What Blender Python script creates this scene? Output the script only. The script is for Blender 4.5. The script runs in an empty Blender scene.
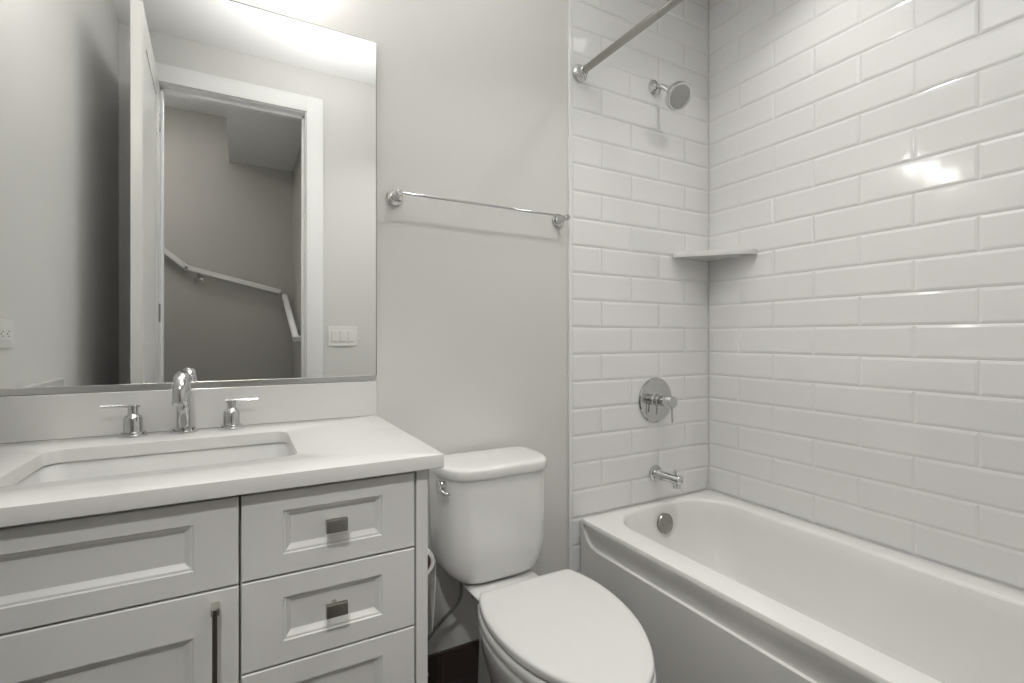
import bpy, bmesh, math, random
from mathutils import Vector, Matrix
from math import pi, sin, cos, radians
random.seed(4)
SC = bpy.context.scene
COL = SC.collection

# ---------------------------------------------------------------- camera
F_PX = 489.0
cam_d = bpy.data.cameras.new('camera')
cam_d.sensor_fit = 'HORIZONTAL'; cam_d.sensor_width = 36.0
cam_d.lens = 36.0 * F_PX / 1024
cam_d.shift_y = -3.5 / 1024
cam_d.clip_start = 0.02
cam = bpy.data.objects.new('camera', cam_d); COL.objects.link(cam)
YAW = math.atan2(271, 489)
cam.location = (0, 0, 1.12)
cam.rotation_euler = (pi / 2, 0, -YAW)
SC.camera = cam

# ---------------------------------------------------------------- world, exposure, lights
w = bpy.data.worlds.new('world'); SC.world = w; w.use_nodes = True
w.node_tree.nodes['Background'].inputs[0].default_value = (0.9, 0.95, 1, 1)
w.node_tree.nodes['Background'].inputs[1].default_value = 0.15
SC.view_settings.view_transform = 'Standard'
SC.view_settings.look = 'None'
SC.view_settings.exposure = 0.42
SC.view_settings.gamma = 1
SC.view_settings.use_curve_mapping = False

P_CAN_TUB = 1.4      # W, recessed light over the tub
P_CAN_ROOM = 3.2     # W, recessed light in front of the toilet
P_HALL_FILL = 5.0         # W, added fill for the hall, out of view
P_DOORWAY_FILL = 7.6    # W, added fill in the hall ceiling, shining in through the doorway
P_BOUNCE = 8.4     # W, added upward fill, bounced off the ceiling
E_SHADE = 9.0        # emission of the vanity light's glass shades

def area_light(name, loc, direction, size, power, color=(1, 1, 1), spread=180, shape='DISK'):
    l = bpy.data.lights.new(name, 'AREA'); l.shape = shape; l.size = size
    l.energy = power; l.color = color; l.spread = radians(spread)
    o = bpy.data.objects.new(name, l); COL.objects.link(o); o.location = loc
    o.rotation_euler = Vector(direction).to_track_quat('-Z', 'Y').to_euler()
    return o
CAN_TUB = (1.53, 0.93); CAN_ROOM = (0.86, 0.62); DOORWAY_FILL = (-.22, -.47)
CEIL = 2.657
area_light('tub_downlight_lamp', (CAN_TUB[0], CAN_TUB[1], CEIL - .012), (0, 0, -1), .10, P_CAN_TUB, (1, .98, .955), 112)
area_light('room_downlight_lamp', (CAN_ROOM[0], CAN_ROOM[1], CEIL - .012), (0, 0, -1), .12, P_CAN_ROOM, (1, .98, .955), 112)
area_light('hall_fill', (-.9, -.55, 2.66), (0, 0, -1), .3, P_HALL_FILL, (1, .97, .93))  # added to brighten the hall, has no fixture
area_light('ceiling_bounce_fill', (.40, .82, 2.04), (0, 0, 1), .75, P_BOUNCE, (1, .99, .975), 125)  # added room fill aimed up, unseen from below
area_light('doorway_fill_lamp', (DOORWAY_FILL[0], DOORWAY_FILL[1], 2.708), (.30, .75, -1), .15, P_DOORWAY_FILL, (1, .985, .965), 105)  # added lamp, brightens cabinet fronts through the doorway

# ---------------------------------------------------------------- materials
def mat(name, color, rough=.5, metal=0, coat=0, spec=.5, bump=None, noise=None, emit=None, coat_rough=.05):
    m = bpy.data.materials.new(name); m.use_nodes = True
    nt = m.node_tree; b = nt.nodes['Principled BSDF']
    b.inputs['Base Color'].default_value = (*color, 1)
    b.inputs['Roughness'].default_value = rough
    b.inputs['Metallic'].default_value = metal
    b.inputs['Coat Weight'].default_value = coat
    b.inputs['Coat Roughness'].default_value = coat_rough
    b.inputs['Specular IOR Level'].default_value = spec
    if emit:
        b.inputs['Emission Color'].default_value = (*emit[0], 1)
        b.inputs['Emission Strength'].default_value = emit[1]
    if bump or noise:
        tc = nt.nodes.new('ShaderNodeTexCoord')
    if bump:
        n = nt.nodes.new('ShaderNodeTexNoise'); n.inputs['Scale'].default_value = bump[0]
        n.inputs['Detail'].default_value = 4
        bp = nt.nodes.new('ShaderNodeBump'); bp.inputs['Strength'].default_value = bump[1]
        bp.inputs['Distance'].default_value = .002
        nt.links.new(tc.outputs['Object'], n.inputs['Vector'])
        nt.links.new(n.outputs['Fac'], bp.inputs['Height'])
        nt.links.new(bp.outputs['Normal'], b.inputs['Normal'])
    if noise:
        n = nt.nodes.new('ShaderNodeTexNoise'); n.inputs['Scale'].default_value = noise[0]
        n.inputs['Detail'].default_value = 5
        r = nt.nodes.new('ShaderNodeMix'); r.data_type = 'RGBA'
        r.inputs['A'].default_value = (*color, 1); r.inputs['B'].default_value = (*noise[1], 1)
        nt.links.new(tc.outputs['Object'], n.inputs['Vector'])
        nt.links.new(n.outputs['Fac'], r.inputs['Factor'])
        nt.links.new(r.outputs['Result'], b.inputs['Base Color'])
    return m

M = dict(
    wall=mat('greige_wall_paint', (.69, .68, .66), .55, bump=(260, .06)),
    hall=mat('hall_wall_shaded', (.40, .385, .36), .6, bump=(260, .05)),  # same wall paint, with the hall's dimness put into the colour
    ceil=mat('ceiling_paint', (.82, .82, .81), .8),
    trim=mat('white_trim_paint', (.84, .84, .83), .3),
    door=mat('door_paint', (.78, .77, .75), .35),
    cab=mat('cabinet_lacquer', (.78, .775, .755), .38),
    kick=mat('toe_kick', (.30, .30, .29), .5),
    quartz=mat('white_quartz', (.68, .672, .655), .14, noise=(55, (.70, .692, .675))),
    china=mat('vitreous_china', (.74, .735, .72), .10, coat=.4),
    seat=mat('seat_plastic', (.66, .655, .64), .22),
    acryl=mat('tub_acrylic', (.83, .822, .80), .18, coat=.2),
    tile=mat('glazed_tile', (.82, .815, .805), .08, coat=.2, bump=(9, .08)),
    grout=mat('grout', (.80, .79, .77), .8),
    chrome=mat('chrome', (.60, .60, .595), .07, 1),
    channel=mat('brushed_channel', (.66, .655, .65), .28, 1),
    nickel=mat('brushed_nickel', (.37, .36, .345), .24, 1),
    satin=mat('satin_pull', (.55, .53, .50), .22, 1),
    face=mat('spray_face', (.42, .42, .41), .45, .2),
    mirror=mat('mirror_silver', (.93, .94, .935), .0, 1),
    plate=mat('plastic_plate', (.82, .81, .79), .3),
    slot=mat('dark_slot', (.05, .05, .05), .5),
    hose=mat('braided_hose', (.30, .29, .28), .4, .6, bump=(900, .4)),
    paper=mat('tissue_paper', (.86, .85, .83), .9, bump=(300, .25)),
    card=mat('cardboard', (.33, .28, .22), .8),
    shade=mat('opal_glass', (.9, .9, .88), .3, emit=((1, .975, .945), E_SHADE)),
    lens=mat('lamp_lens', (.9, .9, .88), .3, emit=((1, .98, .955), 1.6)),
    base=mat('slate_base_tile', (.045, .036, .032), .32, noise=(7, (.085, .062, .05))),
    wood=mat('handrail_paint', (.62, .61, .59), .35),
)
def floor_material():
    m = bpy.data.materials.new('slate_floor_tile'); m.use_nodes = True
    nt = m.node_tree; b = nt.nodes['Principled BSDF']; b.inputs['Roughness'].default_value = .35
    tc = nt.nodes.new('ShaderNodeTexCoord'); br = nt.nodes.new('ShaderNodeTexBrick')
    br.offset = .5; br.inputs['Scale'].default_value = 1
    br.inputs['Brick Width'].default_value = .6; br.inputs['Row Height'].default_value = .3
    br.inputs['Mortar Size'].default_value = .003
    br.inputs['Color1'].default_value = (.045, .035, .031, 1); br.inputs['Color2'].default_value = (.06, .045, .038, 1)
    br.inputs['Mortar'].default_value = (.11, .10, .09, 1)
    n = nt.nodes.new('ShaderNodeTexNoise'); n.inputs['Scale'].default_value = 6; n.inputs['Detail'].default_value = 6
    mx = nt.nodes.new('ShaderNodeMix'); mx.data_type = 'RGBA'; mx.blend_type = 'OVERLAY'; mx.inputs['Factor'].default_value = .5
    nt.links.new(tc.outputs['Object'], br.inputs['Vector']); nt.links.new(tc.outputs['Object'], n.inputs['Vector'])
    nt.links.new(br.outputs['Color'], mx.inputs['A']); nt.links.new(n.outputs['Color'], mx.inputs['B'])
    nt.links.new(mx.outputs['Result'], b.inputs['Base Color'])
    return m
M['floor'] = floor_material()

# ---------------------------------------------------------------- helpers
def empty(name, loc, label=None, cat=None, group=None):
    o = bpy.data.objects.new(name, None); COL.objects.link(o); o.location = loc
    o.empty_display_size = .05
    tag(o, label, cat, group); return o
def tag(o, label=None, cat=None, group=None, kind=None):
    if label: o['label'] = label
    if cat: o['category'] = cat
    if group: o['group'] = group
    if kind: o['kind'] = kind
    return o
def wloc(o):
    v = Vector((0, 0, 0))
    while o is not None:
        v += o.location; o = o.parent
    return v
def obj(name, bm, m, parent=None, smooth=None, origin=None):
    """link a bmesh given in WORLD coordinates; smooth = auto-smooth angle in degrees"""
    bmesh.ops.recalc_face_normals(bm, faces=bm.faces)
    if origin is None:
        if parent is None:
            xs = [v.co for v in bm.verts]
            origin = Vector(((min(v.x for v in xs) + max(v.x for v in xs)) / 2, (min(v.y for v in xs) + max(v.y for v in xs)) / 2, min(v.z for v in xs)))
        else:
            origin = Vector(wloc(parent))
    origin = Vector(origin)
    bmesh.ops.translate(bm, verts=bm.verts, vec=-origin)
    me = bpy.data.meshes.new(name); 
    if smooth is not None:
        a = radians(smooth)
        for f in bm.faces: f.smooth = True
        for e in bm.edges:
            if len(e.link_faces) == 2:
                if e.calc_face_angle(0) > a: e.smooth = False
    bm.to_mesh(me); bm.free()
    ms = m if isinstance(m, (list, tuple)) else [m]
    for x in ms: me.materials.append(x)
    o = bpy.data.objects.new(name, me); COL.objects.link(o)
    if parent is not None:
        o.parent = parent; o.location = origin - wloc(parent)
    else:
        o.location = origin
    return o
def box(bm, x0, x1, y0, y1, z0, z1, bev=0, seg=2, mi=0):
    n = len(bm.verts)
    r = bmesh.ops.create_cube(bm, size=1, matrix=Matrix.Translation(((x0 + x1) / 2, (y0 + y1) / 2, (z0 + z1) / 2)) @ Matrix.Diagonal((abs(x1 - x0), abs(y1 - y0), abs(z1 - z0), 1)))
    vs = r['verts']
    es = list({e for v in vs for e in v.link_edges}); fs = list({f for v in vs for f in v.link_faces})
    for f in fs: f.material_index = mi
    if bev: bmesh.ops.bevel(bm, geom=es, offset=bev, segments=seg, affect='EDGES', profile=.5)
    return bm
def B(): return bmesh.new()
def loft(bm, rings, cap0=True, cap1=True, mi=0, closed=False):
    rv = [[bm.verts.new(p) for p in r] for r in rings]
    n = len(rv[0]); K = len(rv)
    for i in range(K if closed else K - 1):
        a, b = rv[i], rv[(i + 1) % K]
        for j in range(n):
            f = bm.faces.new((a[j], a[(j + 1) % n], b[(j + 1) % n], b[j])); f.material_index = mi
    if not closed:
        if cap0: f = bm.faces.new(rv[0]); f.material_index = mi
        if cap1: f = bm.faces.new(list(reversed(rv[-1]))); f.material_index = mi
    return rv
def frame_of(d):
    d = Vector(d).normalized(); up = Vector((0, 0, 1)) if abs(d.z) < .9 else Vector((1, 0, 0))
    a = d.cross(up).normalized(); b = d.cross(a).normalized(); return d, a, b
def lathe(bm, origin, axis, prof, n=40, cap0=True, cap1=True):
    """prof: list of (distance along axis, radius)"""
    d, a, b = frame_of(axis); o = Vector(origin)
    rings = [[o + d * t + (a * cos(2 * pi * k / n) + b * sin(2 * pi * k / n)) * max(r, 1e-4) for k in range(n)] for t, r in prof]
    return loft(bm, rings, cap0, cap1)
def tube(bm, pts, r, n=20, rr=None):
    pts = [Vector(p) for p in pts]; rings = []
    t0 = (pts[1] - pts[0]).normalized(); _, a, b = frame_of(t0)
    for i, p in enumerate(pts):
        if i == 0: t = pts[1] - pts[0]
        elif i == len(pts) - 1: t = pts[-1] - pts[-2]
        else: t = (pts[i + 1] - pts[i]).normalized() + (pts[i] - pts[i - 1]).normalized()
        t.normalize(); a = (a - t * a.dot(t)).normalized(); b = t.cross(a)
        q = rr[i] if rr else r
        rings.append([p + (a * cos(2 * pi * k / n) + b * sin(2 * pi * k / n)) * q for k in range(n)])
    return loft(bm, rings)
def bez(p0, p1, p2, p3, n=12):
    p0, p1, p2, p3 = map(Vector, (p0, p1, p2, p3)); out = []
    for i in range(n + 1):
        t = i / n; out.append(p0 * (1 - t) ** 3 + p1 * 3 * t * (1 - t) ** 2 + p2 * 3 * t * t * (1 - t) + p3 * t ** 3)
    return out
def rrect(cx, cy, hx, hy, r, z, nc=10, ns=10, mod=None):
    """rounded rectangle ring; mod(u,v)->(du,dv) extra offset"""
    P = []
    cs = [(hx - r, hy - r, 0), (-(hx - r), hy - r, 90), (-(hx - r), -(hy - r), 180), (hx - r, -(hy - r), 270)]
    for i, (ox, oy, a0) in enumerate(cs):
        arc = [(ox + r * cos(radians(a0 + 90 * k / nc)), oy + r * sin(radians(a0 + 90 * k / nc))) for k in range(nc + 1)]
        P += arc
        nx = cs[(i + 1) % 4]; e = arc[-1]; s2 = (nx[0] + r * cos(radians(nx[2])), nx[1] + r * sin(radians(nx[2])))
        for k in range(1, ns): P.append((e[0] + (s2[0] - e[0]) * k / ns, e[1] + (s2[1] - e[1]) * k / ns))
    out = []
    for u, v in P:
        if mod: du, dv = mod(u, v); u += du; v += dv
        out.append(Vector((cx + u, cy + v, z)))
    return out
def prof_panel(bm, corner, U, V, N, su, sv, prof, mi=0):
    """rectangular rings: prof=[(inset, height along N)], U,V unit axes, size su,sv"""
    c = Vector(corner); U = Vector(U); V = Vector(V); N = Vector(N); rings = []
    for ins, h in prof:
        rings.append([c + U * a + V * b + N * h for a, b in ((ins, ins), (su - ins, ins), (su - ins, sv - ins), (ins, sv - ins))])
    loft(bm, rings, True, True, mi)

# ---------------------------------------------------------------- setting
XL, XR, YB, YD = -.52, 1.85, 1.51, 0.0
def slab(name, x0, x1, y0, y1, z0, z1, m, bev=0):
    return tag(obj(name, box(B(), x0, x1, y0, y1, z0, z1, bev), m), kind='structure')
slab('floor', -1.9, XR + .12, -1.25, YB + .12, -.06, 0, M['floor'])
slab('ceiling', XL - .1, XR + .12, YD - .12, YB + .12, CEIL, CEIL + .06, M['ceil'])
wall_back = slab('wall_back', XL - .1, XR + .12, YB, YB + .12, 0, CEIL, M['wall'])
wall_right = slab('wall_right', XR + .008, XR + .12, YD - .12, YB, 0, CEIL, M['wall'])
slab('wall_left', XL - .1, XL, YD - .12, YB, 0, CEIL, M['wall'])
OX0, OX1, OZ = -.375, .335, 2.415      # rough opening
bm = B(); box(bm, XL, OX0, YD - .12, YD, 0, CEIL); box(bm, OX1, XR + .008, YD - .12, YD, 0, CEIL); box(bm, OX0, OX1, YD - .12, YD, OZ, CEIL)
wall_front = tag(obj('wall_front', bm, M['wall']), kind='structure')

# hall beyond the doorway
HY = -1.10
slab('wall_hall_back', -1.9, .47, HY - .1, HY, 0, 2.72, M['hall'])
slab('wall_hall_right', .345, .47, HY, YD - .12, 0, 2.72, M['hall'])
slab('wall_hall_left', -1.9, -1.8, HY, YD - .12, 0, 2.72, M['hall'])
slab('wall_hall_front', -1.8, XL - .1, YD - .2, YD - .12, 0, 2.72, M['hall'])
slab('ceiling_hall', -1.9, .47, HY - .1, YD - .12, 2.72, 2.78, M['ceil'])
slab('ceiling_hall_soffit', -.075, .345, HY, YD - .12, 2.40, 2.72, M['ceil'])

# tiled surround
ROW = .1036; Z0 = 1.057; TL = .3094; G = .0014; TH = .003; BV = .009
TILE_PROF = [(0, 0), (0, TH * .25), (BV * .2, TH * .50), (BV, TH), ]
def tile_field(bm, origin, U, N, length, zmin, zmax, first_even, first_odd, nlim):
    """tiles run along U from origin (the corner); k-th course starts at Z0+k*ROW"""
    k0 = math.floor((zmin - Z0) / ROW + 1e-4); k1 = math.ceil((zmax - Z0) / ROW - 1e-4)
    for k in range(k0, k1):
        za = max(Z0 + k * ROW, zmin) + G / 2; zb = min(Z0 + (k + 1) * ROW, zmax) - G / 2
        if zb - za < .02: continue
        first = first_even if k % 2 == 0 else first_odd
        a = 0; b = first
        while a < length - .004:
            bb = min(b, length)
            if bb - a > .024:
                prof_panel(bm, Vector(origin) + Vector(U) * (a + G / 2) + Vector((0, 0, za)), U, (0, 0, 1), N, bb - a - G, zb - za, TILE_PROF)
            a = b; b += TL
TX0 = 1.090
bm = B(); box(bm, TX0, XR + .008, YB - .004, YB, 0, CEIL, mi=1)
tile_field(bm, (XR, YB - .004, 0), (-1, 0, 0), (0, -1, 0), XR - TX0, .02, CEIL, TL / 2, TL, 0)
obj('tile_cladding', bm, [M['tile'], M['grout']], wall_back)
bm = B(); box(bm, XR + .004, XR + .008, YD, YB - .004, 0, CEIL, mi=1)
tile_field(bm, (XR + .004, YB - .004, 0), (0, -1, 0), (-1, 0, 0), YB - YD - .004, .02, CEIL, TL / 2, TL, 0)
obj('tile_cladding', bm, [M['tile'], M['grout']], wall_right)
bm = B(); box(bm, TX0, XR + .004, YD, YD + .004, 0, CEIL, mi=1)
tile_field(bm, (XR, YD + .004, 0), (-1, 0, 0), (0, 1, 0), XR - TX0, .02, CEIL, TL, TL / 2, 0)
obj('tile_cladding', bm, [M['tile'], M['grout']], wall_front)
slab('trim_1', TX0 - .013, TX0, YB - .010, YB, 0, CEIL, M['tile'], .002)
slab('trim_2', TX0 - .013, TX0, YD, YD + .010, 0, CEIL, M['trim'], .003)

# dark tile baseboard behind the toilet (three lengths)
bm = B()
for a, b in ((.34, .565), (.567, .90), (.902, TX0 - .023)): box(bm, a, b, YB - .011, YB, 0.001, .098, .002)
tag(obj('baseboard_back', bm, M['base']), kind='structure')
bm = B(); box(bm, .43, TX0 - .03, YD, YD + .011, 0.001, .098, .002)
tag(obj('baseboard_front', bm, M['base']), kind='structure')

# door casing, jamb, stops
bm = B()
JX0, JX1, JZ = -.36, .32, 2.40
box(bm, OX0, JX0, YD - .12, YD, 0, JZ + .015); box(bm, JX1, OX1, YD - .12, YD, 0, JZ + .015); box(bm, JX0, JX1, YD - .12, YD, JZ, OZ)
box(bm, JX0, JX0 + .012, YD - .08, YD - .042, 0, JZ - .0, .002); box(bm, JX1 - .014, JX1, YD - .08, YD - .042, 0, JZ, .002)
box(bm, JX0, JX1, YD - .08, YD - .042, JZ - .016, JZ, .002)
tag(obj('trim_3', bm, M['trim'], smooth=30), kind='structure')
bm = B()
for s, y0, y1 in ((1, YD, YD + .018), (-1, YD - .138, YD - .12)):
    box(bm, JX0 - .095, JX0 - .005, y0, y1, 0, 2.495, .003)
    if s == 1: box(bm, JX1 + .005, JX1 + .095, y0, y1, 0, 2.495, .003)
    box(bm, JX0 - .0948, JX1 + (.0948 if s == 1 else .02), y0 + .0005, y1 - .0005, 2.405, 2.4948, .003)
tag(obj('trim_4', bm, M['trim'], smooth=30), kind='structure')

# the open door
door = tag(empty('door_1', (JX0 + .002, YD + .022, .008)), kind='structure')
door.rotation_euler = (0, 0, 0)
def door_bm():
    W, T, H = .675, .038, 2.395
    bm = B()
    # leaf in door coordinates: along +Y from the hinge, thickness toward -X
    L = Vector((0, 0, 0))
    box(bm, -T + .004, -.004, 0, W, 0, H)
    for sx, N in ((-.004, (1, 0, 0)), (-T + .004, (-1, 0, 0))):
        # stiles and rails as a raised frame on both faces
        x0, x1 = (sx, sx + .004) if N[0] > 0 else (sx - .004, sx)
        box(bm, x0, x1, 0, .11, 0, H, .001); box(bm, x0, x1, W - .11, W, 0, H, .001)
        for z0, z1 in ((0, .22), (.95, 1.09), (H - .12, H)): box(bm, x0, x1, .11, W - .11, z0, z1, .001)
    return bm, W, T
bm, DW, DT = door_bm()
rot = Matrix.Rotation(radians(-2.6), 4, 'Z')
bmesh.ops.transform(bm, matrix=Matrix.Translation(door.location) @ rot, verts=bm.verts)
leaf = obj('leaf', bm, M['door'], door)
for side in (1, -1):
    bm = B()
    p = Vector((0.0 if side > 0 else -DT, DW - .06, .915))
    lathe(bm, p, (side, 0, 0), [(0, .026), (.006, .026), (.008, .012), (.035, .010), (.036, .0001)], 24)
    tube(bm, [p + Vector((side * .035, .004, 0)), p + Vector((side * .037, -.04, 0)), p + Vector((side * .035, -.10, 0))], .008, 12)
    bmesh.ops.transform(bm, matrix=Matrix.Translation(door.location) @ rot, verts=bm.verts)
    obj('door_handle', bm, M['nickel'], door, 40)
for z in (.25, 1.2, 2.15):
    bm = B(); lathe(bm, (JX0 + .002, YD + .018, z), (0, 0, 1), [(0, .006), (.09, .006)], 12)
    obj('hinge', bm, M['nickel'], door, 40)

# hand rails in the stairwell
t = empty('handrail', (-.3, HY, 1.5), 'pale stair handrail sloping down across the dark hall wall, seen in the mirror', 'handrail')
def rail(bm, pts): 
    for a, b in zip(pts[:-1], pts[1:]):
        a = Vector(a); b = Vector(b); d = (b - a).normalized(); side = d.cross(Vector((0, 0, 1))).normalized(); up = side.cross(d)
        h, wd = .019, .017; r = .006
        ring = lambda c: [c + side * (x) + up * (y) for x, y in ((-wd, -h + r), (-wd + r, -h), (wd - r, -h), (wd, -h + r), (wd, h - r), (wd - r, h), (-wd + r, h), (-wd, h - r))]
        loft(bm, [ring(a - d * .008), ring(b + d * .008)])
bm = B(); rail(bm, [(-.80, HY + .06, 2.015), (-.33, HY + .06, 1.605), (.25, HY + .06, 1.465)])
obj('rail', bm, M['wood'], t, 40)
for x, z in ((-.26, 1.60),):
    bm = B(); lathe(bm, (x, HY, z - .07), (0, 1, 0), [(0, .03), (.006, .03), (.009, .01), (.055, .008)], 18)
    tube(bm, [(x, HY + .05, z - .07), (x, HY + .06, z - .03)], .007, 10)
    obj('bracket', bm, M['nickel'], t, 40)
t = empty('handrail', (.3, -.6, 1.3), 'short pale handrail dropping steeply down the side of the hall, beside the door casing', 'handrail')
bm = B(); rail(bm, [(.285, HY + .095, 1.43), (.295, -.26, 1.115), (.33, -.26, 1.115)])
obj('rail', bm, M['wood'], t, 40)
bm = B(); lathe(bm, (.345, -.62, 1.15), (-1, 0, 0), [(0, .03), (.006, .03), (.009, .01), (.05, .008)], 18)
tube(bm, [(.30, -.62, 1.15), (.29, -.62, 1.20)], .007, 10)
obj('bracket', bm, M['nickel'], t, 40)

# ---------------------------------------------------------------- vanity cabinet
FY = .946
van = empty('vanity_cabinet', (-.09, 1.2, 0), 'light grey bathroom vanity cabinet with recessed panel fronts under the white counter', 'cabinet')
VX0, VX1 = XL + .001, .330
bm = B()
box(bm, VX0, VX0 + .018, FY, YB - .001, .10, .857, .001); box(bm, VX1 - .024, VX1, FY, YB - .001, 0, .857, .0015)
box(bm, VX0 + .018, VX1 - .024, FY + .022, YB - .001, .10, .118)
box(bm, VX0 + .018, VX1 - .024, YB - .012, YB - .001, .118, .857)
box(bm, VX0 + .018, VX1 - .024, FY + .022, FY + .04, .70, .857)        # front rail behind the fronts
box(bm, -.011, .007, FY + .022, YB - .012, .118, .70)
for z in (.695, .538, .36): box(bm, .007, VX1 - .024, FY + .022, FY + .04, z - .01, z + .01)
obj('body', bm, M['cab'], van)
bm = B(); box(bm, VX0, VX1 - .024, FY + .07, FY + .085, 0.001, .10); obj('toe_kick', bm, M['kick'], van)
def front(x0, x1, z0, z1, rail_w=.066):
    bm = B()
    P = [(0, -.019), (0, -.0015), (.0015, 0), (rail_w, 0), (rail_w + .0015, -.0025), (rail_w + .005, -.003), (rail_w + .0115, -.0085), (rail_w + .013, -.0095), (rail_w + .014, -.0095)]
    prof_panel(bm, (x0, FY, z0), (1, 0, 0), (0, 0, 1), (0, -1, 0), x1 - x0, z1 - z0, P)
    return bm
def drawer_rail(z0, z1): return .0345
def front2(x0, x1, z0, z1, ru, rv):
    """shaker front with different stile / rail widths"""
    bm = B(); N = Vector((0, -1, 0)); rings = []
    P = [(0, 0, -.019), (0, 0, -.0015), (.0015, .0015, 0), (ru, rv, 0), (ru + .0015, rv + .0015, -.003), (ru + .005, rv + .005, -.0035), (ru + .012, rv + .012, -.0095), (ru + .0135, rv + .0135, -.0105)]
    for a, b, h in P:
        rings.append([Vector((x, FY - h - .0, z)) for x, z in ((x0 + a, z0 + b), (x1 - a, z0 + b), (x1 - a, z1 - b), (x0 + a, z1 - b))])
    loft(bm, rings); return bm
obj('false_drawer_front', front2(VX0 + .002, -.0035, .7045, .8515, .064, .0355), M['cab'], van)
dr = obj('door', front2(VX0 + .002, -.0035, .112, .701, .064, .069), M['cab'], van)
bm = B(); hx, hy = -.037, FY - .026
box(bm, hx - .004, hx + .004, hy - .004, hy + .004, .53, .684, .001)
for z in (.537, .677): box(bm, hx - .006, hx + .006, hy + .001, FY + .001, z - .006, z + .006, .001)
obj('handle', bm, M['satin'], dr)
for z0, z1, zk in ((.7055, .8515, .783), (.5490, .702, .6315), (.372, .5455, .46)):
    d = obj('drawer', front2(.0005, .3025, z0, z1, .064, (.0345 if z0 > .6 else .0375)), M['cab'], van)
    bm = B(); kx = .151
    box(bm, kx - .019, kx + .019, FY - .028, FY - .018, zk - .0115, zk + .0115, .0015)
    box(bm, kx - .004, kx + .004, FY - .019, FY + .011, zk - .006, zk + .002, .0008)
    obj('knob', bm, M['satin'], d)
d = obj('drawer', front2(.0005, .3025, .112, .3685, .064, .05), M['cab'], van)
bm = B(); box(bm, .134, .172, FY - .028, FY - .018, .25, .273, .0015); box(bm, .147, .159, FY - .019, FY + .011, .256, .266, .0008)
obj('knob', bm, M['satin'], d)

# ---------------------------------------------------------------- countertop, splashes, sink
CT, CB = .887, .8595
cx0, cx1, cy0, cy1 = XL + .001, .358, .926, YB - .001
sx0, sx1, sy0, sy1 = -.352, .100, 1.058, 1.352
def plate_with_hole():
    bm = B(); occ, och = ((cx0 + cx1) / 2, (cy0 + cy1) / 2), ((cx1 - cx0) / 2, (cy1 - cy0) / 2)
    icc, ich = ((sx0 + sx1) / 2, (sy0 + sy1) / 2), ((sx1 - sx0) / 2, (sy1 - sy0) / 2)
    R = lambda ins, z: rrect(*occ, och[0] - ins, och[1] - ins, .0022, z)
    I = lambda ins, z: rrect(*icc, ich[0] - ins, ich[1] - ins, .030, z)
    loft(bm, [R(0, CB + .0015), R(0, CT - .002), R(.0006, CT - .0006), R(.002, CT), I(-.002, CT), I(-.0006, CT - .0006), I(0, CT - .002), I(0, CB), R(.0015, CB)], closed=True)
    return bm
tag(obj('countertop', plate_with_hole(), M['quartz'], smooth=35), 'polished white quartz vanity countertop with a rectangular sink cutout', 'countertop')
bm = B(); box(bm, XL + .022, cx1, YB - .020, YB - .001, CT, .990, .0015)
tag(obj('backsplash', bm, M['quartz']), 'long white quartz backsplash strip under the mirror', 'backsplash')
bm = B(); box(bm, XL + .001, XL + .021, cy0 + .004, YB - .001, CT, .990, .0015)
tag(obj('side_splash', bm, M['quartz']), 'short white side splash on the left wall, end seen low in the mirror', 'backsplash')
sink = empty('sink', ((sx0 + sx1) / 2, (sy0 + sy1) / 2, .72), 'white rectangular undermount sink basin set in the quartz counter', 'sink')
bm = B(); icx, icy, ihx, ihy = (sx0 + sx1) / 2, (sy0 + sy1) / 2, (sx1 - sx0) / 2, (sy1 - sy0) / 2
S = lambda ins, r, z: rrect(icx, icy, ihx - ins, ihy - ins, r, z)
zt = CB - .001
prof = [(-.03, .05, zt), (-.006, .036, zt), (-.004, .036, zt - .003), (.002, .04, zt - .05), (.012, .05, zt - .10), (.035, .06, zt - .13), (.075, .05, zt - .142), (.12, .02, zt - .146)]
rings = [S(a, r, z) for a, r, z in prof]
rings = [S(-.03, .05, zt - .012), S(-.03, .05, zt)] + rings[1:]
outer = [S(.12, .02, zt - .158), S(.07, .05, zt - .154), S(.03, .06, zt - .142), S(.0, .05, zt - .108), S(-.012, .045, zt - .03), S(-.016, .045, zt - .013)]
loft(bm, outer + rings, True, True)
obj('basin', bm, M['china'], sink, 50)
bm = B(); lathe(bm, (icx, icy, zt - .1455), (0, 0, 1), [(0, .024), (.002, .0235), (.003, .018), (.002, .016), (.005, .015), (.007, .012), (.0075, .0001)], 28)
obj('drain', bm, M['chrome'], sink, 40)

# ---------------------------------------------------------------- faucet
fx, fy = -.124, 1.456
fau = empty('faucet', (fx, fy, CT), 'chrome widespread sink faucet with arched spout and two lever handles', 'faucet')
bm = B()
pts = [(fx, fy, CT + .006), (fx, fy, .92), (fx, fy, .966)]; R = .044; zc = .982
arc = [(fx, fy - R + R * cos(radians(a)), zc + R * sin(radians(a))) for a in range(0, 181, 12)]
pts += arc + [(fx, fy - 2 * R - .001, .970)]
rr = [.0155] * 3 + [.0155 + .0003 * i / 15 for i in range(16)] + [.0158]
tube(bm, pts, .0155, 28, rr)
lathe(bm, (fx, fy - 2 * R - .001, .974), (0, 0, -1), [(0, .0162), (.008, .0162), (.0095, .0150), (.0095, .012), (.003, .0095)], 28)
obj('spout', bm, M['chrome'], fau, 40)
bm = B(); lathe(bm, (fx, fy, CT), (0, 0, 1), [(0, .0290), (.005, .0290), (.0065, .0250), (.011, .0245), (.0125, .018), (.0135, .015)], 40)
obj('base_ring', bm, M['chrome'], fau, 35)
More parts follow.
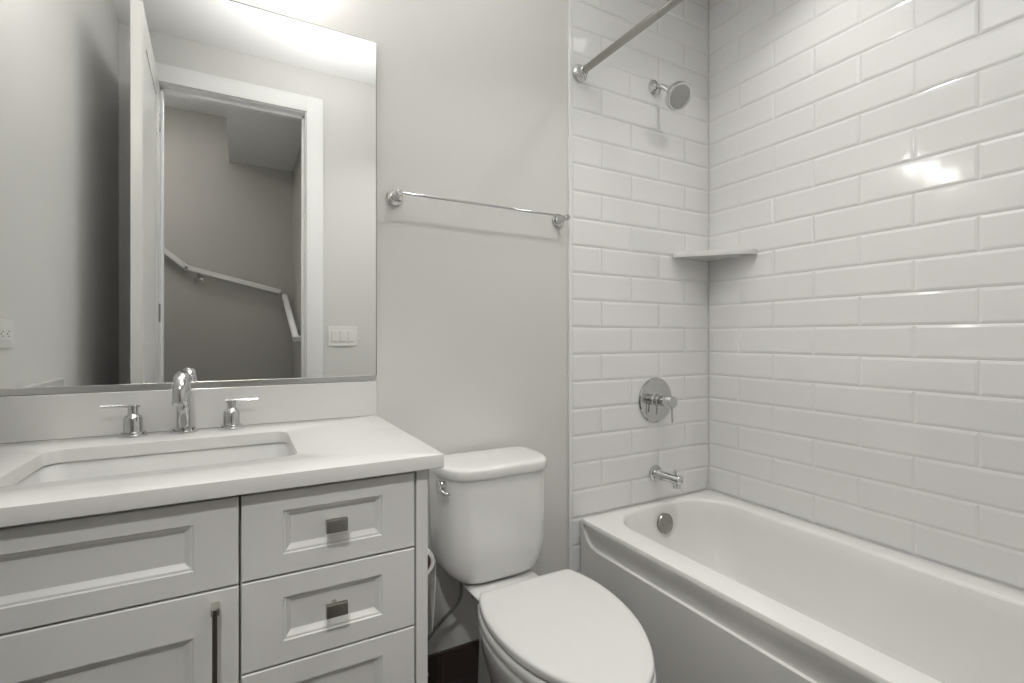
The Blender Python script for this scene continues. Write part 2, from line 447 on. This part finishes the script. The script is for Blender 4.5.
for hx_, d in ((-.225, -1), (-.0215, 1)):
    bm = B(); hy_ = 1.456
    lathe(bm, (hx_, hy_, CT), (0, 0, 1), [(0, .0290), (.004, .0290), (.0055, .0255), (.0095, .025), (.011, .0200), (.014, .0192), (.042, .0188), (.048, .0155), (.0515, .0110), (.053, .0104), (.073, .0104), (.0745, .008)], 40)
    h = obj('handle', bm, M['chrome'], fau, 35)
    bm = B()
    tube(bm, [(hx_ - d * .014, hy_, .9585), (hx_ + d * .03, hy_ - .002, .959), (hx_ + d * .060, hy_ - .004, .9595)], .0035, 14)
    obj('lever', bm, M['chrome'], h, 40)

# ---------------------------------------------------------------- mirror
mir = empty('mirror', (-.08, YB, 1.0), 'large frameless wall mirror above the vanity reflecting the doorway', 'mirror')
bm = B(); box(bm, XL + .003, .3605, YB - .006, YB - .001, 1.001, 2.020, .0008); obj('glass', bm, M['mirror'], mir)
bm = B(); box(bm, XL + .003, .3612, YB - .0095, YB - .001, .9915, 1.007, .0008); obj('bottom_channel', bm, M['channel'], mir)
bm = B(); box(bm, .3606, .3618, YB - .007, YB - .001, 1.0035, 2.021); obj('edge_strip', bm, M['nickel'], mir)
bm = B(); box(bm, XL + .003, .3618, YB - .007, YB - .001, 2.0202, 2.0216); obj('edge_strip', bm, M['nickel'], mir)

# ---------------------------------------------------------------- vanity light above the mirror
vl = empty('vanity_light', (-.1, YB, 2.17), 'chrome three-shade vanity light glowing above the mirror', 'light')
bm = B(); box(bm, -.46, .17, YB - .022, YB - .001, 2.20, 2.26, .004); obj('backplate', bm, M['chrome'], vl)
for x in (-.41, -.145, .12):
    bm = B(); tube(bm, bez((x, YB - .02, 2.23), (x, YB - .07, 2.23), (x, YB - .085, 2.255), (x, YB - .085, 2.262), 8) , .007, 12)
    lathe(bm, (x, YB - .085, 2.262), (0, 0, -1), [(-.008, .01), (-.006, .022), (.02, .024)], 24)
    obj('arm', bm, M['chrome'], vl, 40)
    bm = B(); lathe(bm, (x, YB - .085, 2.245), (0, 0, -1), [(0, .024), (.004, .034), (.02, .040), (.11, .044), (.125, .042), (.132, .030), (.134, .0001)], 32)
    obj('shade', bm, M['shade'], vl, 50)

def downlight(x, y, z, label):
    t = empty('recessed_light', (x, y, z), label, 'ceiling light')
    bm = B(); lathe(bm, (x, y, z - .0005), (0, 0, -1), [(0, .085), (.003, .085), (.006, .078), (.004, .066), (.0, .064)], 40, False, False)
    obj('trim_ring', bm, M['trim'], t, 40)
    bm = B(); lathe(bm, (x, y, z - .0005), (0, 0, -1), [(0, .064), (.003, .063), (.004, .0001)], 40)
    obj('lens', bm, M['lens'], t, 40)
downlight(*CAN_TUB, CEIL, 'round white recessed ceiling light above the bathtub')
downlight(*CAN_ROOM, CEIL, 'round white recessed ceiling light in front of the toilet')
downlight(*DOORWAY_FILL, 2.72, 'added round white fill light recessed in the hall ceiling outside the doorway')  # housing made up for the doorway fill

# ---------------------------------------------------------------- towel bar
tb = empty('towel_bar', (.72, YB, 1.56), 'slim chrome towel bar on the grey wall between mirror and shower', 'towel bar')
ty, tz = YB - .058, 1.560
bm = B(); tube(bm, [(.417, ty, tz - .002), (1.03, ty, tz - .002)], .0042, 14); obj('bar', bm, M['chrome'], tb, 40)
for x in (.417, 1.03):
    bm = B(); lathe(bm, (x, YB - .0008, tz - .004), (0, -1, 0), [(0, .0255), (.006, .0255), (.0085, .0235), (.009, .0135), (.012, .011), (.046, .0105), (.066, .0105), (.069, .008), (.0695, .0001)], 32)
    obj('post', bm, M['chrome'], tb, 40)

# ---------------------------------------------------------------- shower rod
rod = empty('shower_rod', (1.14, .75, 2.124), 'brushed metal shower curtain rod running over the tub edge', 'shower rod')
rx = lambda y: 1.125 + (1.51 - y) * .012
bm = B(); tube(bm, [(rx(y), y, 2.124) for y in (1.485, 1.0, .5, .025)], .0133, 28); obj('rod', bm, M['nickel'], rod, 40)
for y, s in ((YB - .010, -1), (YD + .011, 1)):
    bm = B(); lathe(bm, (rx(y), y, 2.124), (0, s, 0), [(-.002, .032), (.004, .032), (.008, .029), (.010, .022), (.014, .0195), (.03, .0185), (.034, .0165), (.036, .0138)], 36)
    obj('flange', bm, M['chrome'], rod, 40)

# ---------------------------------------------------------------- shower head
TY = YB - .0082   # tile face
sh = empty('showerhead', (1.514, TY, 2.17), 'round chrome shower head on a short wall arm, high on the tiles', 'shower head')
bm = B(); lathe(bm, (1.514, TY, 2.166), (0, -1, 0), [(-.001, .033), (.003, .033), (.008, .026), (.014, .014), (.016, .011)], 32); obj('flange', bm, M['chrome'], sh, 40)
hd = Vector((-.10, -.82, -.57)).normalized()
hc = Vector((1.530, 1.380, 2.082)) ; hb = hc - hd * .058
bm = B(); tube(bm, bez((1.514, TY, 2.166), (1.514, TY - .045, 2.172), hb - hd * .03, hb, 10), .0095, 18)
bmesh.ops.create_uvsphere(bm, u_segments=20, v_segments=12, radius=.015, matrix=Matrix.Translation(hb + hd * .004)); obj('arm', bm, M['chrome'], sh, 50)
bm = B(); lathe(bm, hb + hd * .008, hd, [(0, .013), (.008, .018), (.016, .036), (.021, .049), (.026, .0525), (.046, .0535), (.050, .0515), (.0505, .048)], 44); obj('head', bm, M['chrome'], sh, 35)
bm = B(); lathe(bm, hb + hd * .0582, hd, [(0, .0458), (.001, .045), (.0022, .012), (.0022, .0001)], 40)
d_, a_, b_ = frame_of(hd)
for ring, cnt in ((.014, 8), (.025, 14), (.036, 20)):
    for k in range(cnt):
        p = hb + hd * .0595 + (a_ * cos(2 * pi * k / cnt) + b_ * sin(2 * pi * k / cnt)) * ring
        lathe(bm, p, hd, [(0, .0016), (.002, .0012)], 6)
obj('spray_face', bm, M['face'], sh, 40)

# ---------------------------------------------------------------- valve and spout
vx, vz = 1.518, .861
va = empty('shower_valve', (vx, TY, vz), 'round chrome shower valve with a small lever, below the shower head', 'shower valve')
bm = B(); lathe(bm, (vx, TY, vz), (0, -1, 0), [(-.001, .093), (.004, .093), (.0075, .089), (.009, .080), (.0092, .030), (.012, .026)], 56); obj('escutcheon', bm, M['chrome'], va, 30)
bm = B(); lathe(bm, (vx, TY - .009, vz), (0, -1, 0), [(0, .026), (.02, .0245), (.022, .022), (.050, .022), (.051, .024), (.088, .024), (.091, .022), (.0915, .0001)], 40); hd_ = obj('handle', bm, M['chrome'], va, 35)
bm = B(); tube(bm, [(vx + .004, TY - .088, vz - .018), (vx + .004, TY - .090, vz - .083)], .0035, 12); obj('lever', bm, M['chrome'], hd_, 40)
bm = B(); tube(bm, [(vx - .022, TY - .032, vz - .014), (vx - .026, TY - .034, vz - .055)], .003, 10); obj('limit_pin', bm, M['nickel'], va, 40)

px_, pz_ = 1.518, .553
sp = empty('tub_spout', (px_, TY, pz_), 'chrome tub spout with a diverter knob just above the tub rim', 'tub spout')
bm = B(); lathe(bm, (px_, TY, pz_), (0, -1, 0), [(-.001, .034), (.005, .034), (.008, .031), (.009, .0205), (.012, .0188), (.132, .0188), (.135, .017), (.1355, .0001)], 36)
lathe(bm, (px_, TY - .117, pz_ - .010), (0, 0, -1), [(0, .0155), (.020, .0155), (.022, .014), (.022, .011), (.015, .010)], 28); obj('body', bm, M['chrome'], sp, 40)
bm = B(); lathe(bm, (px_, TY - .110, pz_ + .012), (0, 0, 1), [(0, .0035), (.014, .0035), (.0145, .0075), (.027, .0075), (.0285, .006), (.0287, .0001)], 20); obj('diverter_knob', bm, M['chrome'], sp, 40)

# ---------------------------------------------------------------- corner shelf
bm = B(); ys, xs = YB - .0105, XR - .0025
outl = [(xs, ys), (1.620, ys), (1.618, ys - .020), (1.630, ys - .036), (xs - .048, 1.272), (xs - .026, 1.262), (xs, 1.264)]
def extr(pts, z0, z1, b=.002):
    c = Vector((sum(p[0] for p in pts) / len(pts), sum(p[1] for p in pts) / len(pts)))
    def ring(k, z): return [Vector((c.x + (p[0] - c.x) * k, c.y + (p[1] - c.y) * k, z)) for p in pts]
    return [ring(.985, z0), ring(1, z0 + b), ring(1, z1 - b), ring(.985, z1)]
loft(bm, extr(outl, 1.463, 1.485))
tag(obj('corner_shelf', bm, M['china'], smooth=30), 'small white corner shelf fixed across the tiled shower corner', 'shelf')

# ---------------------------------------------------------------- bathtub
TX, TZ = 1.127, .437
tub = empty('bathtub', (1.49, .755, 0), 'white alcove bathtub with a skirted front along the tiled walls', 'bathtub')
ox1, oy0, oy1 = XR - .0045, YD + .012, YB - .012
ocx, ocy, ohx, ohy = (TX + ox1) / 2, (oy0 + oy1) / 2, (ox1 - TX) / 2, (oy1 - oy0) / 2
ix0, ix1, iy0, iy1 = 1.226, 1.765, .10, 1.425
icx, icy, ihx, ihy = (ix0 + ix1) / 2, (iy0 + iy1) / 2, (ix1 - ix0) / 2, (iy1 - iy0) / 2
def O(ins, r, z): return rrect(ocx, ocy, ohx - ins, ohy - ins, r, z, 12, 16)
def I(ins, r, z, bow=.042, iy=None):
    hx, hy = ihx - ins, ihy - (ins if iy is None else iy)
    def m(u, v):
        k = max(0, 1 - (u / hx) ** 2); f = max(0, abs(v) / hy) ** 6
        return 0, (bow if v > 0 else -bow * .6) * k * f
    return rrect(icx, icy, hx, hy, min(r, hx - .01), z, 12, 16, m)
bm = B()
loft(bm, [O(0, .012, TZ - .016), O(.0008, .013, TZ - .008), O(.004, .014, TZ - .002), O(.011, .016, TZ),
          I(-.012, .115, TZ), I(-.005, .11, TZ - .0012), I(0, .105, TZ - .005), I(.004, .103, TZ - .012), I(.010, .10, TZ - .06), I(.022, .10, TZ - .16, .038, .03),
          I(.045, .11, TZ - .26, .03, .075), I(.07, .12, TZ - .31, .02, .12), I(.115, .12, TZ - .332, .01, .17), I(.19, .06, TZ - .338, 0, .30)], False, True)
# apron: shallow recessed band under the rim, its lower ledge sweeping up at the wall end
ny, nz = 240, 90; grid = []
def crease(y):
    d = (oy1 - .012) - y; return .342 + .085 * math.exp(-max(d, 0) / .022) if d > 0 else 1
def sst(a, b, x):
    t = min(1, max(0, (x - a) / (b - a))); return t * t * (3 - 2 * t)
for j in range(nz + 1):
    z = (TZ - .016) * (1 - j / nz) + .001 * (j / nz)
    row = []
    for i in range(ny + 1):
        s = (i / ny); s = 1 - (1 - s) ** 1.8; y = oy0 + .012 + (oy1 - oy0 - .013) * s
        cz = crease(y)
        dep = .0075 * sst(cz - .001, cz + .006, z) * (1 - .9 * sst(cz + .02, TZ - .018, z)) if cz < .43 else 0
        bot = -.0 + .010 * sst(.0, .30, .30 - z)
        row.append(bm.verts.new((TX + dep + bot * .6, y, z)))
    grid.append(row)
for j in range(nz):
    for i in range(ny): bm.faces.new((grid[j][i], grid[j][i + 1], grid[j + 1][i + 1], grid[j + 1][i]))
# end returns of the apron
box(bm, TX + .008, TX + .05, oy1 - .004, oy1, .001, TZ - .017); box(bm, TX + .008, TX + .05, oy0, oy0 + .010, .001, TZ - .017)
obj('shell', bm, M['acryl'], tub, 40)
ov = Vector((1.517, 1.447, .362)); nd = Vector((0, -1, .12)).normalized()
bm = B(); lathe(bm, ov, nd, [(-.004, .040), (.006, .040), (.009, .0375), (.0095, .0001)], 36); op = obj('overflow_plate', bm, M['nickel'], tub, 35)
for s in (-1, 1):
    bm = B(); lathe(bm, ov + Vector((s * .020, 0, 0)) + nd * .009, nd, [(0, .003), (.0015, .0025)], 12); obj('screw', bm, M['slot'], op)
bm = B(); lathe(bm, (1.50, 1.20, TZ - .337), (0, 0, 1), [(0, .035), (.003, .034), (.004, .026), (.003, .024), (.008, .022), (.011, .0001)], 30); obj('drain', bm, M['chrome'], tub, 40)

# ---------------------------------------------------------------- toilet
tcx = .686
toi = empty('toilet', (tcx, 1.15, 0), 'white two-piece toilet with closed lid between vanity and tub', 'toilet')
NT = 72
def dring(cx, w, yb, yf, z, p=2.6, fr=.5):
    """D-shaped plan: flat back with rounded corners, bowed front. w = half width"""
    out = []
    yc = yb - (yb - yf) * .42
    for k in range(NT):
        a = 2 * pi * k / NT; c, s = cos(a), sin(a)
        if s >= 0: e = 2 / 7.0; x = abs(c) ** e * w * (1 if c > 0 else -1); y = yc + (yb - yc) * abs(s) ** e
        else: e = 2 / p; x = abs(c) ** e * w * (1 if c > 0 else -1); y = yc - (yc - yf) * abs(s) ** (2 / 2.15)
        out.append(Vector((cx + x, y, z)))
    return out
bm = B()
T = [(.08, 1.42, 1.315, .400), (.118, 1.44, 1.292, .402), (.138, 1.452, 1.284, .409), (.152, 1.463, 1.278, .421), (.162, 1.470, 1.275, .440), (.1685, 1.476, 1.273, .468), (.1725, 1.48, 1.272, .51), (.1745, 1.484, 1.2715, .58), (.1755, 1.486, 1.2715, .65), (.1758, 1.486, 1.2715, .7125)]
loft(bm, [dring(tcx, w, b_, f_, z, 5.5) for w, b_, f_, z in T]); obj('tank', bm, M['china'], toi, 60)
bm = B()
T = [(.1762, 1.487, 1.270, .7130), (.1800, 1.489, 1.265, .7135), (.1815, 1.490, 1.2635, .716), (.1815, 1.490, 1.2635, .737), (.1795, 1.489, 1.266, .7422), (.173, 1.483, 1.273, .7450), (.155, 1.466, 1.29, .7464), (.08, 1.41, 1.34, .7468)]
loft(bm, [dring(tcx, w, b_, f_, z, 5.5) for w, b_, f_, z in T]); obj('tank_lid', bm, M['china'], toi, 60)
HALF = [(0, .702), (.020, .7035), (.042, .711), (.074, .734), (.108, .776), (.136, .826), (.157, .88), (.170, .94), (.1755, 1.00), (.1735, 1.06), (.163, 1.115), (.1505, 1.150), (.146, 1.161), (.139, 1.1675), (.126, 1.170), (.06, 1.172), (0, 1.1725)]
def crom(P, n=6):
    out = []
    for i in range(len(P) - 1):
        a = P[max(i - 1, 0)]; b = P[i]; c = P[i + 1]; d = P[min(i + 2, len(P) - 1)]
        if i == 0: a = (-P[1][0], P[1][1])
        if i == len(P) - 2: d = (-P[-2][0], P[-2][1])
        for k in range(n):
            t = k / n
            out.append(tuple(.5 * (2 * b[q] + (c[q] - a[q]) * t + (2 * a[q] - 5 * b[q] + 4 * c[q] - d[q]) * t * t + (3 * b[q] - a[q] - 3 * c[q] + d[q]) * t ** 3) for q in (0, 1)))
    out.append(P[-1]); return out
HS = crom(HALF)
def lring(ins, z, back=0.0, kx=1.0):
    """outline of the lid inset by ins; back trims the rear edge"""
    P = [(x, y) for x, y in HS] + [(-x, y) for x, y in reversed(HS[1:-1])]
    vc = .95; out = []
    for x, y in P:
        x2 = x * (1 - ins / .1755) * kx; y2 = vc + (y - vc) * (1 - ins / .235)
        if y2 > vc: y2 = vc + (y2 - vc) * (1 - back)
        out.append(Vector((.676 + .06 * (y2 - .9) + x2, y2, z)))
    return out
bm = B()
loft(bm, [lring(.006, .4285), lring(.001, .4300), lring(0, .434), lring(0, .4435), lring(.0015, .4475), lring(.006, .4500), lring(.02, .4515), lring(.09, .4525)])
obj('lid', bm, M['seat'], toi, 60)
bm = B()
loft(bm, [lring(.004, .4040), lring(-.002, .4055), lring(-.0035, .411), lring(-.0035, .419), lring(-.001, .4245), lring(.006, .4265), lring(.06, .4265)])
obj('seat', bm, M['seat'], toi, 60)
lx = tcx
bm = B()
BW = [  # inset, z, width factor, y squeeze toward the rear
    (.046, .001, .86, .13), (.042, .010, .86, .13), (.046, .030, .86, .13), (.056, .09, .86, .13), (.058, .15, .88, .12),
    (.050, .21, .92, .095), (.030, .27, .96, .06), (.014, .32, .98, .03), (.004, .36, 1, .01), (.0005, .383, 1, 0), (0.0005, .395, 1, 0), (.006, .4015, 1, 0), (.06, .402, 1, 0)]
def bring(ins, z, kx, sh):
    out = []
    for p in lring(ins, z, 0, kx):
        t = (1.1725 - p.y) / .47
        out.append(Vector((p.x, p.y + sh * t + .10 * min(1, sh / .1) * (1 - t) * .9, z)))
    return out
loft(bm, [bring(*q) for q in BW])
# rear deck carrying the tank
loft(bm, [dring(tcx, .058, 1.38, 1.10, .001, 4), dring(tcx, .060, 1.38, 1.10, .012, 4), dring(tcx, .054, 1.38, 1.10, .04, 4), dring(tcx, .048, 1.38, 1.10, .20, 4), dring(tcx, .052, 1.40, 1.10, .29, 4), dring(tcx, .068, 1.43, 1.10, .335, 4), dring(tcx, .100, 1.455, 1.10, .376, 4), dring(tcx, .111, 1.455, 1.10, .390, 4), dring(tcx, .106, 1.45, 1.11, .3965, 4)])
obj('bowl', bm, M['china'], toi, 60)
for s in (-1, 1):
    bm = B(); lathe(bm, (lx + s * .07, 1.178, .3975), (0, 0, 1), [(0, .011), (.022, .011), (.026, .009), (.027, .0001)], 24); obj('hinge_cap', bm, M['seat'], toi, 40)
# flush lever on the front left of the tank
bm = B(); n_ = Vector((-.88, -.48, 0)).normalized(); p0 = Vector((.512, 1.335, .695))
lathe(bm, p0, n_, [(-.014, .010), (.006, .011), (.010, .010), (.012, .007), (.020, .006)], 20)
q = p0 + n_ * .018
tube(bm, [q + Vector((-.002, .004, .018)), q + Vector((-.001, 0, .006)), q + Vector((.001, -.004, -.012)), q + Vector((.009, -.018, -.018)), q + Vector((.018, -.032, -.018))], .007, 14, [.0045, .008, .009, .0065, .0045])
obj('flush_lever', bm, M['chrome'], toi, 50)

# supply valve and hose
bm = B(); tube(bm, [(.600, 1.41, .404), (.600, 1.41, .33)] + bez((.600, 1.41, .33), (.600, 1.41, .29), (.56, 1.43, .26), (.53, 1.45, .215), 8)[1:] + bez((.53, 1.45, .215), (.49, 1.46, .16), (.478, 1.46, .15), (.478, 1.46, .125), 8)[1:], .0055, 14)
tag(obj('supply_hose', bm, M['hose'], smooth=60), 'thin grey water supply hose running from under the toilet tank', 'hose')
sv = empty('shutoff_valve', (.478, YB - .011, .105), 'small chrome shutoff valve low on the wall beside the vanity', 'valve')
bm = B(); lathe(bm, (.478, YB - .0115, .105), (0, -1, 0), [(0, .022), (.003, .021), (.008, .010), (.04, .009), (.06, .011), (.075, .011), (.078, .006)], 24)
lathe(bm, (.478, 1.46, .108), (0, 0, 1), [(0, .008), (.012, .008), (.013, .010), (.024, .010)], 18); obj('body', bm, M['chrome'], sv, 40)
bm = B(); lathe(bm, (.478, YB - .089, .105), (0, -1, 0), [(0, .008), (.004, .017), (.012, .017), (.015, .012), (.016, .0001)], 24); obj('handle', bm, M['chrome'], sv, 40)

# ---------------------------------------------------------------- toilet paper on the side of the vanity
ry0, ry1, rxc, rzc = 1.215, 1.315, .406, .556
hol = empty('toilet_paper_holder', (.336, 1.2, .6), 'chrome toilet paper holder on the side of the vanity', 'toilet paper holder')
bm = B(); 
lathe(bm, (VX1 + .0005, ry1 + .02, rzc + .0), (1, 0, 0), [(0, .022), (.005, .022), (.008, .010), (.07, .008)], 24)
tube(bm, [(rxc - .006, ry1 + .02, rzc), (rxc, ry1 + .012, rzc), (rxc, ry1, rzc), (rxc, ry0 - .01, rzc)], .0075, 14)
obj('arm', bm, M['chrome'], hol, 40)
rol = empty('toilet_paper_roll', (rxc, 1.285, rzc), 'white toilet paper roll with a hanging sheet, half hidden behind the vanity side', 'toilet paper')
bm = B(); n = 48; rings = []
zo = -.0181
for y, r in ((ry0, .0275), (ry0, .036), (ry0 + .001, .037), (ry1 - .001, .037), (ry1, .036), (ry1, .0275)):
    rings.append([Vector((rxc + r * cos(2 * pi * k / n), y, rzc + zo + r * sin(2 * pi * k / n))) for k in range(n)])
loft(bm, rings, closed=True); obj('roll', bm, M['paper'], rol, 40)
bm = B(); rings = []
for y, r in ((ry0 + .001, .0255), (ry0 + .001, .0274), (ry1 - .001, .0274), (ry1 - .001, .0255)):
    rings.append([Vector((rxc + r * cos(2 * pi * k / n), y, rzc + zo + r * sin(2 * pi * k / n))) for k in range(n)])
loft(bm, rings, closed=True); obj('core', bm, M['card'], rol, 40)
bm = B(); ny_, nz_ = 10, 24; vs = {}
for side in (0, 1):
    for i in range(ny_ + 1):
        for j in range(nz_ + 1):
            y = ry0 + .001 + (ry1 - ry0 - .002) * i / ny_; tt = j / nz_
            zb = .352 + .028 * (i / ny_) + .006 * sin(i * 1.3)
            z = rzc + zo + (zb - rzc - zo) * tt
            x = rxc + .0376 + .002 * sin(tt * 5 + i * .25) * tt - .006 * tt * tt + .0012 * side + (y - ry0) * .28 * min(1, tt * 1.6)
            vs[side, i, j] = bm.verts.new((x, y, z))
for i in range(ny_):
    for j in range(nz_):
        for s in (0, 1): bm.faces.new([vs[s, i, j], vs[s, i + 1, j], vs[s, i + 1, j + 1], vs[s, i, j + 1]])
for i in range(ny_):
    for j in (0, nz_): bm.faces.new([vs[0, i, j], vs[0, i + 1, j], vs[1, i + 1, j], vs[1, i, j]])
for j in range(nz_):
    for i in (0, ny_): bm.faces.new([vs[0, i, j], vs[0, i, j + 1], vs[1, i, j + 1], vs[1, i, j]])
obj('sheet', bm, M['paper'], rol, 40)

# ---------------------------------------------------------------- switch plate and outlet (both seen in the mirror)
sw = empty('light_switch', (.524, YD, 1.13), 'white three-gang light switch plate beside the door casing, in the mirror', 'light switch')
bm = B(); box(bm, .524 - .082, .524 + .082, YD + .0005, YD + .006, 1.073, 1.188, .002); obj('plate', bm, M['plate'], sw)
for k in (-1, 0, 1):
    bm = B(); x = .524 + k * .046
    box(bm, x - .0165, x + .0165, YD + .0055, YD + .0075, 1.097, 1.164, .0008)
    bm2 = prof_panel(bm, (x - .0145, YD + .0075, 1.100), (1, 0, 0), (0, 0, 1), (0, 1, 0), .029, .061, [(0, 0), (0, .003), (.002, .004)])
    obj('rocker', bm, M['plate'], sw)
ou = empty('wall_outlet', (XL, 1.335, 1.13), 'white horizontal outlet plate on the left wall, at the mirror edge', 'outlet')
bm = B(); box(bm, XL + .0005, XL + .006, 1.278, 1.392, 1.095, 1.166, .002); obj('plate', bm, M['plate'], ou)
bm = B(); box(bm, XL + .0055, XL + .009, 1.302, 1.368, 1.113, 1.148, .001); rc = obj('receptacle', bm, M['plate'], ou)
for y in (1.317, 1.353):
    for dz in (-.006, .006):
        bm = B(); box(bm, XL + .0088, XL + .0094, y - .004, y + .004, 1.1305 + dz - .001, 1.1305 + dz + .001); obj('slot', bm, M['slot'], rc)
    bm = B(); lathe(bm, (XL + .0088, y + .009, 1.1305), (1, 0, 0), [(0, .0022), (.0006, .0022)], 10); obj('ground_hole', bm, M['slot'], rc)
